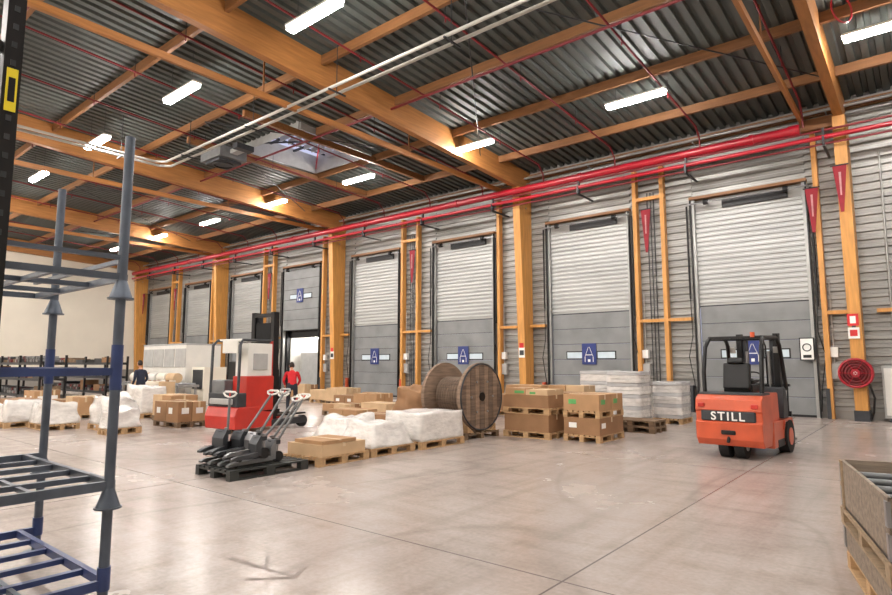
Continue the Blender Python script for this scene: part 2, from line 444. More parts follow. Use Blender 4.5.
def studs(L_):
    b=B('wall_timber_frame')
    for x in (L_+5.08,L_+6.1,L_+10.9): b.box(x-.07,x+.07,WY-.32,WY-.06,0,8.9,postwood)
    b.box(L_+5.1,L_+7.0,WY-.3,WY-.18,3.15,3.26,postwood)
    b.box(L_+.2,L_+1.2,WY-.3,WY-.1,3.15,3.26,postwood)
    b.box(L_+10.9,L_+11.8,WY-.3,WY-.1,3.15,3.26,postwood)
    b.box(L_+5.0,L_+6.2,WY-.3,WY-.16,7.7,7.82,postwood)
    for k in range(3): b.cyl((L_+5.5+k*.12,WY-.12,.2),(L_+5.5+k*.12,WY-.12,8.0),.02,darkg,n=6)
    b.done()
for L_ in (-49.3,-37.3,-25.3,-13.3,-1.3): studs(L_)
b=B('loading_trailer')
a,c=OPEN
b.box(a+.2,c-.2,WY+.4,WY+8,.05,.1,lgrey)
b.box(a+.2,a+.25,WY+.25,WY+8,.1,3.3,whitem); b.box(c-.25,c-.2,WY+.25,WY+8,.1,3.3,whitem)
b.box(a+.2,c-.2,WY+.25,WY+8,3.25,3.3,whitem); b.box(a+.2,c-.2,WY+2.9,WY+3,.1,3.3,whitem)
b.box(a+.5,c-1.4,WY+.8,WY+1.6,.1,2.3,lgrey)
b.box(a,a+.2,WY+.0,WY+.6,0,3.6,black); b.box(c-.2,c,WY+.0,WY+.6,0,3.6,black); b.box(a,c,WY+.2,WY+.6,3.2,3.6,black)
b.box(a+.6,c-.6,WY+1.5,WY+1.54,3.2,3.24,lampm)  # glowing strip added under the trailer roof to brighten its interior
b.done()
b=B('dock_plate'); b.box(a+.4,c-.4,WY-1.2,WY+.4,0,.03,darkg); b.done()

def pennant(x,zt,y=WY-.45,w=.36,l=1.6):
    b=B('hanging_pennant')
    b.add([(-w/2,0,0),(w/2,0,0),(0.04,-.02,-l),(-.04,-.02,-l),(-w/2,.02,0),(w/2,.02,0),(0.04,0,-l),(-.04,0,-l)],
          [(0,1,2,3),(7,6,5,4),(0,4,5,1),(1,5,6,2),(3,2,6,7),(0,3,7,4)],pen)
    b.cyl((-w/2-.05,.01,.02),(w/2+.05,.01,.02),.02,darkg,n=6)
    b.box(-.02,.02,0,.45 if y>21 else .3,.0,.04,darkg)
    b.add([(-.03,-.025,-.2),(.03,-.025,-.2),(.02,-.03,-.9),(-.02,-.03,-.9)],[(0,1,2,3)],pen2)
    b.done((x,y,zt))
pennant(-7.75,7.3); pennant(-2.5,7.1,l=1.4); pennant(-1.68,7.5,WY-1.05,l=1.4); pennant(-19.4,7.2); pennant(-43.4,7.2); pennant(-31.4,7.2); pennant(-48.6,7.2)

b=B('fire_hose_reel')
cx,cy,cz=-1.68,WY-.95,1.38
for dy in(0,.2):
    b.ring((cx,cy+dy,cz),(0,1,0),.40,.035,redp)
    for k in range(6):
        t=k*math.pi/3; b.beam((cx,cy+dy-.03,cz),(cx+.4*math.cos(t),cy+dy-.03,cz+.4*math.sin(t)),.05,.02,redp)
b.cyl((cx,cy-.04,cz),(cx,cy+.32,cz),.12,redp,n=18)
b.cyl((cx,cy-.05,cz),(cx,cy-.04,cz),.05,label,n=12)
for k in range(4): b.ring((cx,cy+.04+k*.04,cz),(0,1,0),.33,.035,redd)
b.ring((cx,cy+.06,cz),(0,1,0),.25,.04,redd); b.ring((cx,cy+.08,cz),(0,1,0),.17,.04,redd)
b.box(cx-.06,cx+.06,cy+.2,cy+.42,cz-.06,cz+.06,darkg)
b.tube([(cx+.3,cy+.1,cz-.3),(cx+.4,cy+.1,cz-.7),(cx+.35,cy+.2,cz-1.1),(cx+.25,cy+.3,cz-1.36)],.03,black)
b.done()
b=B('fire_sign')
b.box(-1.8,-1.52,WY-.80,WY-.77,2.75,3.1,reds); b.box(-1.73,-1.59,WY-.81,WY-.80,2.82,3.03,label)
b.box(-1.8,-1.52,WY-.79,WY-.76,2.38,2.7,label); b.box(-1.75,-1.57,WY-.80,WY-.79,2.45,2.63,reds)
b.box(-1.7,-1.6,WY-.77,WY-.7,2.4,3.0,darkg); b.done()
b=B('electrical_cabinet'); b.T=Matrix.Translation((-.35,0,0))
b.box(-.75,-.1,WY-.45,WY-.1,.1,1.6,lgrey); b.box(-.7,-.15,WY-.47,WY-.45,.18,1.52,whitem); b.box(-.65,-.2,WY-.44,WY-.12,0,.1,darkg)
b.box(-.3,-.24,WY-.49,WY-.47,.8,.95,black); b.cyl((-.4,WY-.3,1.6),(-.4,WY-.15,8.0),.03,galv,n=8); b.done(bevel=.01)

# ---------------------------------------------------------------- worn arrow on the floor
b=B('floor_arrow_marking')
def strip(p,q,w):
    p=Vector((*p,0.003));q=Vector((*q,0.003)); d=(q-p).normalized(); n=Vector((-d.y,d.x,0))*w/2
    b.add([p-n,q-n*.5,q+n*.5,p+n],[(0,1,2,3)],worn)
strip((-4.75,2.9),(-3.95,2.98),.05); strip((-4.1,3.2),(-3.93,2.96),.05); strip((-4.2,2.72),(-3.95,2.95),.05); strip((-4.55,3.15),(-4.3,2.95),.04)
b.done()

# ---------------------------------------------------------------- pallets & loads
def pallet(b,cx,cy,z,lx=1.2,ly=.8,m=None,h=.144):
    m=m or palw
    T=b.T; b.T=T@Matrix.Translation((cx,cy,z))
    if lx<ly: b.T=b.T@Matrix.Rotation(math.pi/2,4,'Z'); lx,ly=ly,lx
    for yy in(-ly/2+.05,0,ly/2-.05): b.box(-lx/2,lx/2,yy-.05,yy+.05,0,.02,m)
    for xx in(-lx/2+.07,0,lx/2-.07):
        for yy in(-ly/2+.05,0,ly/2-.05): b.box(xx-.07,xx+.07,yy-.05,yy+.05,.02,.1,m)
        b.box(xx-.07,xx+.07,-ly/2,ly/2,.1,.12,m)
    n=7
    for i in range(n):
        yy=-ly/2+.05+(ly-.1)*i/(n-1); b.box(-lx/2,lx/2,yy-.045,yy+.045,.12,.144,m)
    b.T=T
def carton(b,x0,x1,y0,y1,z0,z1,m=None,lab=None):
    m=m or card
    b.box(x0,x1,y0,y1,z0,z1,m)
    ym=(y0+y1)/2; e=.003
    b.box(x0-e,x1+e,ym-.03,ym+.03,z0+(z1-z0)*.7,z1+e,tape)
    if lab:
        b.box(x0+.12,x0+.30,y0-e,y0,z0+(z1-z0)*.4,z0+(z1-z0)*.7,lab)
        b.box(x1,x1+e,y0+.1,y0+.30,z0+(z1-z0)*.4,z0+(z1-z0)*.7,lab)
def stack(name,x,y,lx,ly,tiers,loc_m=None,rz=0,pm=None):
    b=B(name); z=0
    for t in tiers:
        pallet(b,0,0,z,lx,ly,pm); z+=.145
        h,nx,ny,m,lab=t
        for i in range(nx):
            for j in range(ny):
                g=.012
                hh=h-(random.random()*.05 if nx*ny>2 else 0)
                carton(b,-lx/2+lx*i/nx+g,-lx/2+lx*(i+1)/nx-g,-ly/2+ly*j/ny+g,-ly/2+ly*(j+1)/ny-g,z,z+hh,m if not isinstance(m,list) else random.choice(m),lab)
        z+=h+.001
    b.done((x,y,0),rz)
b=B('pallet_of_cartons'); z=0
for h in(.38,.28):
    pallet(b,0,0,z,1.2,.8); z+=.145
    carton(b,-.57,.57,-.38,.38,z,z+h,card2,None); z+=h+.001
carton(b,-.55,-.02,-.37,.37,z,z+.14,card,None); carton(b,.0,.55,-.37,.37,z,z+.12,card3,None)
b.box(-.3,-.05,-.374,-.37,z+.03,z+.09,green); b.box(.1,.25,-.374,-.37,z+.02,z+.07,green)
b.done((-7.12,11.95,0))
stack('pallet_of_cartons',-5.85,12.35,.85,1.25,[(.36,1,1,card2,label),(.34,1,2,card,green)])
stack('pallet_of_cartons',-6.75,13.5,1.2,.8,[(.35,1,1,card,None),(.3,2,1,card2,label)])
b=B('pallet_with_flat_carton'); pallet(b,0,0,0,.9,1.15); carton(b,-.42,.42,-.5,.5,.145,.33,card3,None); carton(b,-.3,.4,-.45,.3,.335,.39,card,None)
b.done((-8.15,6.75,0),.05)
def wrapped(x,y,lx,ly,h,m=wrap,name='shrink_wrapped_pallet',pm=None,rz=0,amp=.03,taper=.06):
    b=B(name); pallet(b,0,0,0,lx,ly,pm)
    b.lump((0,0,.145+h/2),(lx*.97,ly*.97,h),m,amp,10,taper,seed=random.random()*50)
    b.done((x,y,0),rz)
wrapped(-8.25,8.0,1.0,1.15,.42,wrap,amp=.06,taper=.3)
wrapped(-9.35,8.3,1.0,1.15,.4,wrap,amp=.06,taper=.3)
wrapped(-8.2,9.35,1.05,1.35,.54,wrap,amp=.02,taper=.03)
def sheets(x,y,lx,ly,h):
    b=B('wrapped_stack_of_sheets'); pallet(b,0,0,0,lx,ly); z=.146; k=0
    while z<h:
        t=.1; dx=random.uniform(-.012,.012); dy=random.uniform(-.012,.012)
        b.lump((dx,dy,z+t/2),(lx*.95,ly*.95,t-.004),wrap if k%3 else wrapg,.006,5,.01,seed=k+x,freq=5); z+=t; k+=1
    b.done((x,y,0),random.uniform(-.03,.03),)
sheets(-6.35,15.6,.95,.85,1.35); sheets(-5.75,17.2,.8,1.0,1.1); sheets(-7.6,16.6,1.0,.9,1.4)
wrapped(-17.6,5.6,1.2,.8,.5,wrap,amp=.08,taper=.15)
wrapped(-18.9,5.3,.9,1.1,.45,wrap,amp=.08)
wrapped(-16.2,6.5,1.2,.8,.66,wrap,amp=.1,taper=.2)
wrapped(-15.1,6.2,.5,.8,.4,wrap,amp=.08,taper=.2)
wrapped(-12.2,16.0,1.2,.8,.8,wrapg,taper=.1)
wrapped(-20.4,5.6,1.2,.8,.5,card2,'wrapped_crate',amp=.02)
wrapped(-19.2,8.6,1.2,.8,.8,wrap,amp=.05)
wrapped(-11.5,12.7,1.2,.8,.85,card2,'pallet_of_sacks',amp=.14,taper=.25)
wrapped(-10.1,13.1,1.0,.8,.8,card2,'pallet_of_sacks',amp=.12,taper=.25)
b=B('empty_pallet_pile')
for i in range(2): pallet(b,random.uniform(-.02,.02),random.uniform(-.02,.02),i*.145,1.2,.8,palo)
b.done((-5.75,14.5,0),0)
MIX=[card,card2,card3]
for (x,y,lx,ly,t) in [(-15.7,7.95,1.2,.8,[(.55,2,2,MIX,label)]),(-14.9,9.3,1.1,.8,[(.35,2,1,MIX,None)]),
    (-17.3,8.6,1.2,.8,[(.6,2,1,MIX,None)]),(-20.6,7.4,1.2,.8,[(.5,2,2,MIX,None)]),(-22,7.4,1.2,.8,[(.35,1,2,MIX,None)]),
    (-16.6,14.9,1.2,.8,[(.35,2,1,MIX,label)]),(-15.2,14.6,1.2,.8,[(.5,2,2,MIX,None)]),(-13.3,13.2,1.2,.8,[(.3,1,1,MIX,None)]),
    (-14.8,12.9,1.2,.8,[(.25,2,2,MIX,None)]),(-12.9,11.6,1.2,.8,[(.22,2,1,MIX,None)]),(-11.2,11.2,1.2,.8,[(.2,1,1,MIX,None)]),
    (-13.9,15.6,1.2,.8,[(.7,2,1,MIX,label)]),(-18.6,16.2,1.2,.8,[(.55,2,2,MIX,None)]),(-20.2,16.6,1.2,.8,[(.4,1,2,MIX,None)]),
    (-10.6,16.6,1.2,.8,[(.55,2,2,MIX,None)]),(-24.3,7.3,1.2,.8,[(.6,2,2,MIX,label)]),(-9.0,14.9,1.2,.8,[(.4,1,1,card2,None),(.35,1,1,card,None)]),(-22.6,17.2,1.2,.8,[(.6,2,2,MIX,None)]),
    (-10.9,14.5,1.2,.8,[(.6,2,2,MIX,None)]),(-12.4,14.6,1.2,.8,[(.75,2,2,MIX,label)]),(-7.9,15.3,1.1,.8,[(.45,2,1,MIX,None),(.3,2,1,MIX,None)])]:
    stack('pallet_of_boxes',x,y,lx,ly,t,rz=random.uniform(-.06,.06),pm=random.choice([palw,palo]))

b=B('wooden_cable_reel')
r=.76; 
pallet(b,0,0,0,1.2,1.2,palo)
zc=.144+r+.01
for xf in(-.54,.54):
    b.cyl((xf-.04,0,zc),(xf+.04,0,zc),r,reelw,n=48)
    sgn=1 if xf>0 else -1
    fx=xf+sgn*.045
    for k in range(-4,5):
        hh=math.sqrt(max(.01,r*r-(abs(k*.16)+.074)**2)) if abs(k*.16)+.074<r else .1
        b.box(fx-.006,fx+.006,k*.16-.074,k*.16+.074,zc-hh+.0,zc+hh-.0,reelw if k%2 else reelw2)
    b.ring((fx,0,zc),(1,0,0),r-.03,.02,darkg,n=40)
    b.cyl((fx-.02,0,zc),(fx+.02,0,zc),.1,black,n=16)
    for k in range(6):
        t=k*math.pi/3; b.cyl((fx-.02,.38*math.cos(t),zc+.38*math.sin(t)),(fx+.025,.38*math.cos(t),zc+.38*math.sin(t)),.025,steelm,n=8)
b.cyl((-.5,0,zc),(.5,0,zc),.36,reelw2,n=32)
for k in range(12): b.ring((-.42+k*.077,0,zc),(1,0,0),.40,.036,reelw2,n=36,k=6)
for s in(-1,1): b.prism([(s*.28,.144),(s*.5,.144),(s*.5,.3)],-.58,.58,palw)
b.done((-8.45,10.95,0),-.05)

# ---------------------------------------------------------------- hand pallet trucks on a black pallet
b=B('black_pallet'); pallet(b,0,0,0,.95,1.35,palk); b.done((-8.2,5.35,0))
def jack(x,y,z,rz,lean,hm,ln=.72,bm_=midg,fl=.85):
    b=B('hand_pallet_truck')
    for s in(-1,1):
        b.prism([(.05,.11),(fl-.08,.08),(fl,.05),(fl,.02),(fl-.08,.03),(.05,.05)],s*.12-.04,s*.12+.04,bm_)
        b.cyl((s*.12-.035,fl-.12,.042),(s*.12+.035,fl-.12,.042),.04,black,n=12)
        b.cyl((s*.06-.02,-.1,.08),(s*.06+.02,-.1,.08),.08,black,n=18)
    b.prism([(.07,.05),(.07,.22),(.0,.34),(-.02,.34),(-.02,.05)],-.12,.12,bm_)
    b.cyl((0,-.1,.12),(0,-.1,.36),.035,steelm,n=14)
    b.box(-.04,.04,-.15,.02,.26,.32,darkg)
    t=lean; p0=Vector((0,-.12,.3)); p1=p0+Vector((0,-math.sin(t),math.cos(t)))*ln
    dr=(p1-p0).normalized()
    b.tube([p0,p1],.02,midg)
    h=[p1,p1+dr*.03+Vector((.1,0,0)),p1+dr*.07+Vector((.14,0,0)),p1+dr*.09+Vector((.1,0,0)),p1+dr*.09-Vector((.1,0,0)),p1+dr*.07-Vector((.14,0,0)),p1+dr*.03-Vector((.1,0,0))]
    b.tube(h,.016,hm,closed=True)
    b.beam(p1,p1+dr*.08,.02,.01,redt)
    b.done((x,y,z),rz)
jack(-8.54,5.5,.146,math.pi+.04,R(36),whitem,.80,midg,.78)
jack(-8.28,5.62,.146,math.pi,R(40),whitem,.80,steelm,.85)
jack(-8.01,5.52,.146,math.pi-.03,R(36),whitem,.78,midg,.78)
jack(-8.42,5.22,.27,math.pi+.08,R(40),whitem,.74,darkg,.5)
jack(-8.14,5.28,.27,math.pi-.04,R(34),lgrey,.72,steelm,.5)
jack(-8.55,5.0,.3,math.pi+.2,R(2),whitem,.52,darkg,.3)
jack(-7.9,5.2,.24,math.pi-.1,R(44),whitem,.72,darkg,.45)

# ---------------------------------------------------------------- counterbalance forklift
E=bpy.data.objects.new('forklift',None); scene.collection.objects.link(E)
b=B('body')
b.prism([(.05,.22),(-.04,.34),(-.06,.62),(-.02,.66),(-.02,.80),(-.05,.84),(-.02,1.02),(.1,1.1),(.62,1.1),(.62,.5),(.5,.22)],-.55,.55,orange)
b.box(-.45,.45,-.055,.0,.65,.83,darkg)
b.box(-.56,.56,.62,1.62,.16,.62,orange)
b.prism([(.62,.6),(.62,1.12),(1.25,1.12),(1.3,.62)],-.5,.5,orange)
b.box(-.53,.53,.1,.62,1.08,1.14,darkg)
b.box(-.5,.5,1.3,1.95,.5,.56,black)
b.prism([(1.62,.16),(1.95,.2),(2.0,.9),(1.85,1.2),(1.7,1.2),(1.62,.6)],-.5,.5,darkg)
b.box(-.57,-.50,.85,1.3,.16,.3,black); b.box(.50,.57,.85,1.3,.16,.3,black)
b.box(-.12,.12,-.07,.0,.42,.5,black); b.cyl((0,-.08,.3),(0,.04,.46),.03,black,n=8)
for s in(-1,1):
    b.box(s*.44-.06,s*.44+.06,-.075,-.03,.88,.96,redt); b.box(s*.44-.05,s*.44+.05,.02,.06,1.0,1.05,yel)
b.done(bevel=.03,parent=E)
b=B('wheels')
for s in(-1,1):
    b.cyl((s*.42,1.62,.3),(s*.60,1.62,.3),.3,rubber,n=32); b.cyl((s*.5,1.62,.3),(s*.61,1.62,.3),.16,orange,n=20)
    b.cyl((s*.05,.28,.23),(s*.21,.28,.23),.23,rubber,n=28); b.cyl((s*.1,.28,.23),(s*.22,.28,.23),.1,lgrey,n=16)
    b.prism([(1.25,.45),(1.32,.62),(1.9,.62),(1.98,.45),(1.88,.58),(1.36,.58)],s*.5-.08,s*.5+.08,orange)
b.box(-.3,.3,.1,.45,.22,.5,black)
b.done(parent=E)
b=B('seat')
b.rbox((0,.85,1.2),(.5,.5,.14),black); b.rbox((0,.6,1.42),(.46,.12,.48),black,(R(-10),0,0)); b.rbox((0,.56,1.7),(.28,.1,.1),black,(R(-10),0,0))
b.box(-.26,-.2,.7,1.0,1.3,1.36,black); b.box(.2,.26,.7,1.05,1.3,1.36,black)
b.beam((0,1.75,1.1),(0,1.5,1.35),.08,.08,black); b.ring((0,1.48,1.38),(0,-.6,.8),.18,.016,black)
b.done(bevel=.03,parent=E)
b=B('overhead_guard')
for s in(-1,1):
    b.tube([(s*.48,.3,1.1),(s*.49,.32,1.5),(s*.48,.42,1.95),(s*.46,.6,2.12),(s*.46,1.55,2.14),(s*.47,1.72,2.0),(s*.5,1.92,1.15)],.038,black,n=8)
for y in(.62,1.58): b.beam((-.46,y,2.13),(.46,y,2.13),.06,.05,black)
for k in range(7):
    y=.76+k*.12; b.beam((-.44,y,2.14),(.44,y,2.14),.03,.04,black)
b.cyl((.3,.6,2.13),(.3,.6,2.22),.04,orange,n=12)
for s in(-1,1): b.box(s*.42-.07,s*.42+.07,1.75,1.82,1.86,1.98,lgrey)
b.done(parent=E)
b=B('mast')
for s in(-1,1):
    b.box(s*.34-.05,s*.34+.05,2.02,2.16,.1,2.25,black); b.box(s*.25-.04,s*.25+.04,2.08,2.2,.1,2.2,darkg)
    b.cyl((s*.2,2.05,.2),(s*.2,2.05,1.9),.035,steelm,n=10)
    b.box(s*.27-.06,s*.27+.06,2.3,3.35,.06,.10,black); b.box(s*.27-.06,s*.27+.06,2.27,2.31,.06,.75,black)
for z in(.35,1.15,2.12): b.box(-.38,.38,2.02,2.1,z,z+.09,black)
b.box(-.5,.5,2.2,2.27,.2,.3,black); b.box(-.5,.5,2.2,2.27,.62,.72,black)
for k in range(6): b.box(-.45+k*.18-.01,-.45+k*.18+.01,2.22,2.26,.7,1.2,black)
b.box(-.5,.5,2.2,2.27,1.2,1.25,black)
b.tube([(.05,2.1,.3),(.05,2.0,1.8),(.1,2.05,2.15),(.12,2.15,2.0),(.12,2.2,.8)],.016,rubber,n=6)
b.done(parent=E)
cu=bpy.data.curves.new('maker_lettering','FONT'); cu.body='STILL'; cu.size=.2; cu.extrude=.002; cu.offset=.004; cu.align_x='CENTER'; cu.space_character=1.25
cu.materials.append(label); to=bpy.data.objects.new('lettering',cu); scene.collection.objects.link(to)
to.parent=E; to.location=(0,-.06,.67); to.rotation_euler=(R(90),0,0)
E.location=(-2.80,11.25,0); E.rotation_euler=(0,0,R(-3))

# ---------------------------------------------------------------- red reach truck
E=bpy.data.objects.new('reach_truck',None); scene.collection.objects.link(E)
b=B('body')
b.prism([(0,.1),(-.03,.4),(.05,.62),(.7,.62),(.75,.5),(1.15,.45),(1.15,.1)],-.55,.55,redt)
b.box(-.53,.53,.04,.6,.62,.95,darkg)
b.box(-.5,.0,.08,.55,.92,1.25,midg)
b.box(-.55,-.1,.75,1.15,.45,.5,black)
b.box(.02,.54,.3,1.15,.5,1.35,redt)
b.box(-.4,.4,-.03,.04,.68,.82,lgrey)
b.done(bevel=.04,parent=E)
b=B('legs_and_wheels')
for s in(-1,1):
    b.box(s*.48-.08,s*.48+.08,1.1,2.3,.1,.26,redt if s<0 else darkg)
    b.cyl((s*.48-.06,2.2,.15),(s*.48+.06,2.2,.15),.15,rubber,n=24)
b.cyl((-.3,.3,.16),(-.14,.3,.16),.16,rubber,n=22); b.cyl((.2,.3,.13),(.3,.3,.13),.13,rubber,n=20)
b.done(parent=E)
b=B('cab')
b.box(-.4,.0,.5,.62,1.2,1.7,black); b.box(-.4,.0,.5,.95,.9,1.1,black)
for s in(-1,1):
    b.tube([(s*.5,.08,.9),(s*.5,.1,2.1),(s*.46,.2,2.22),(s*.46,1.1,2.22)],.035,darkg,n=8)
    b.beam((s*.46,1.1,2.22),(s*.46,1.12,.5),.07,.07,darkg if s<0 else redt)
for k in range(6): b.beam((-.46,.25+k*.16,2.23),(.46,.25+k*.16,2.23),.03,.05,whitem)
b.box(.05,.5,.35,1.1,1.35,2.15,whitem); b.box(-.1,.45,.06,.1,1.9,2.2,whitem); b.box(.5,.52,.5,.95,1.5,1.9,lgrey)
b.done(bevel=.015,parent=E)
b=B('mast')
for s in(-1,1):
    b.box(s*.36-.06,s*.36+.06,1.2,1.38,.12,2.98,black); b.box(s*.27-.04,s*.27+.04,1.28,1.42,.12,2.9,darkg)
    b.cyl((s*.18,1.28,.2),(s*.18,1.28,2.6),.04,steelm,n=10)
    b.box(s*.22-.06,s*.22+.06,1.55,2.55,.3,.345,black); b.box(s*.22-.06,s*.22+.06,1.5,1.55,.3,.85,black)
for z in(.3,1.1,1.9,2.85): b.box(-.4,.4,1.2,1.28,z,z+.1,black)
b.box(-.4,.4,1.42,1.5,.4,.5,black); b.box(-.4,.4,1.42,1.5,.75,.85,black)
for k in range(5): b.box(-.36+k*.18-.01,-.36+k*.18+.01,1.44,1.47,.8,1.5,black)
b.box(-.26,.26,1.22,1.26,.3,2.7,rubber)
b.done(parent=E)
E.location=(-13.25,7.7,0); E.rotation_euler=(0,0,R(8))

# ---------------------------------------------------------------- foreground stacking rack
b=B('stacking_rack')
X0,X1,Y0,Y1=-6.22,-4.38,.45,1.75
P=[(X1,Y1),(X0,Y1+.16),(X1,Y0),(X0,Y0)]
for x,y in P:
    b.cyl((x,y,0),(x,y,3.28),.033,rackm,n=16)
    b.cyl((x,y,1.47),(x,y,1.78),.038,rackb,n=16)
    for z in(.74,2.16):
        b.cyl((x,y,z-.05),(x,y,z+.07),.075,rackm,r2=.035,n=18); b.cyl((x,y,z-.062),(x,y,z-.05),.085,rackm,n=18)
    b.cyl((x,y,0),(x,y,.015),.1,rackm,n=16)
    b.cyl((x,y,.15),(x,y,.3),.041,rackb,n=16)
def frame(z,mm,h=.06,bars=4):
    for y in(Y0,Y1+.02): b.box(X0,X1,y-.02,y+.02,z-h,z,mm)
    for x in(X0,X1): b.box(x-.02,x+.02,Y0,Y1+(.15 if x==X0 else 0),z-h,z,mm)
    for k in range(1,bars+1):
        x=X0+(X1-X0)*k/(bars+1); b.box(x-.025,x+.025,Y0,Y1,z-.045,z-.01,mm)
    for k in (1,2): 
        y=Y0+(Y1-Y0)*k/3; b.box(X0,X1,y-.015,y+.015,z-.045,z-.015,rackm)
frame(.22,rackb); frame(.86,rackm); frame(1.62,rackb,.05,0); frame(2.28,rackm,.045,2)
b.box(X0,X1,Y1-.015,Y1+.015,2.36,2.39,rackm)
b.box(X1-.02,X1+.02,Y0,Y1,2.38,2.41,rackm)
b.done()
b=B('pallet_rack_upright')
b.T=Matrix.Translation((-.04,-.03,0))
for y in(.87,-.25):
    b.box(-3.67,-3.57,y-.04,y+.04,0,6.5,black)
    for k in range(60): b.box(-3.57,-3.566,y-.012,y+.012,.2+k*.1,.23+k*.1,darkg)
    b.box(-3.72,-3.52,y-.07,y+.07,0,.01,darkg)
for k in range(6): b.beam((-3.62,.85,.3+k),(-3.62,-.23,.8+k),.03,.03,black); b.beam((-3.62,-.23,.8+k),(-3.62,.85,1.3+k),.03,.03,black)
b.box(-3.565,-3.56,.845,.895,2.95,3.18,yel); b.box(-3.56,-3.557,.855,.885,3.0,3.13,black)
b.done()

# ---------------------------------------------------------------- right foreground crate with collars
b=B('pallet_collar_crate')
pallet(b,.6,-.8,0,1.2,1.6,palw)
gw=mat('weathered_collar_wood',(132,118,104),.8,0,.3,3,.25,(1,6,8))
crw=mat('crate_rim_wood',(150,128,102),.8,0,.25,3,.25,(1,6,6))
def collar(z,h,m,mi):
    b.box(0,1.2,-.025,0,z,z+h,m); b.box(0,1.2,-1.6,-1.575,z,z+h,m)
    b.box(0,.025,-1.6,0,z,z+h,m); b.box(1.175,1.2,-1.6,0,z,z+h,m)
    for x in(0,1.2):
        for y in(0,-1.6): b.box(x-.012,x+.012 ,y-.05 if y==0 else y-.004,y+.004 if y==0 else y+.05,z+.02,z+h-.02,steelm)
collar(.145,.2,gw,0)
b.box(-.02,1.22,-1.62,.02,.347,.37,crw)
for y in(0,-.8,-1.6): b.box(-.02,.08,y-.02 if y else y-.1,y+.1 if y else y+.02,.37,.45,crw)
b.box(-.02,1.22,-1.62,.02,.45,.475,crw)
collar(.476,.19,gw,0); collar(.668,.19,gw,0); b.box(0,1.2,-1.6,0,.476,.5,darkg)
for k in range(7): b.beam((.1+k*.17,-1.5,.70),(.1+k*.17,-.1,.70),.06,.06,darkg)
for k in range(5): b.cyl((.08,-.2-k*.3,.77),(1.1,-.25-k*.3,.77),.025,midg,n=8)
b.box(-.012,0,-.1,-.02,.476,.858,crw)
b.done((-.64,6.0,0),R(14))

# ---------------------------------------------------------------- packing machine & rolls at the back
b=B('packing_machine')
b.box(-2.6,1.4,0,1.6,.25,2.45,whitem); b.box(-2.6,1.4,-.02,1.62,2.45,2.52,lgrey); b.box(-2.5,1.3,.1,1.5,0,.25,darkg)
for k in range(4): b.box(-2.5+k*1.0,-1.6+k*1.0,-.03,0,1.5,2.3,lgrey)
b.box(-2.4,2.8,-1.0,-.1,.7,.8,galv)
for k in range(17): b.cyl((-2.3+k*.3,-.98,.82),(-2.3+k*.3,-.12,.82),.045,steelm,n=8)
for x in(-2.3,0,2.7):
    for y in(-.95,-.2): b.box(x-.04,x+.04,y-.04,y+.04,0,.7,galv)
b.box(1.6,2.6,.2,1.2,0,1.5,creamw); b.box(1.7,2.5,.17,.2,.6,1.4,darkg)
for k in range(5): b.cyl((-2.2+k*.85,-.55,1.06),(-1.5+k*.85,-.55,1.06),.2,[creamw,card3,whitem][k%3],n=16)
b.done((-26.0,12.6,0),0,bevel=.01)
b=B('film_rolls')
for i,(x,y) in enumerate([(0,0),(.62,.1),(1.25,0),(1.9,.15),(.3,.6),(1.0,.6)]):
    b.cyl((x,y,0),(x,y,1.0),.28,[card3,wrap,creamw][i%3],n=20); b.cyl((x,y,1.0),(x,y,1.03),.06,card2,n=10)
b.done((-23.6,10.3,0))
def backrack(x,y):
    b=B('storage_shelving')
    for xx in(0,2.6,5.2,7.8):
        for yy in(0,.9): b.box(xx-.04,xx+.04,yy-.04,yy+.04,0,2.0,black)
    for z in(.25,.95,1.6):
        for yy in(0,.9): b.box(0,7.8,yy-.03,yy+.03,z,z+.09,darkg)
        b.box(0,7.8,0,.9,z+.09,z+.11,darkg)
        xx=.08
        while xx<7.1:
            w=random.uniform(.3,.9); h=random.uniform(.15,.5) if z<1.5 else random.uniform(.1,.25); q=random.random()
            if q<.4: b.box(xx,xx+w,.1,.8,z+.11,z+.11+h,random.choice([card2,darkg,palo,black]))
            else:
                nn=int(w/.15)+1
                for k in range(nn):
                    for rr in range(2 if k<nn-1 else 1): b.cyl((xx+.08+k*.14+rr*.07,.05,z+.18+rr*.12),(xx+.08+k*.14+rr*.07,.85,z+.18+rr*.12),.068,random.choice([steelm,darkg,redd,black,midg]),n=10)
            xx+=w+.05
    b.done((x,y,0))
backrack(-35.5,8.2); backrack(-37.6,11.5)

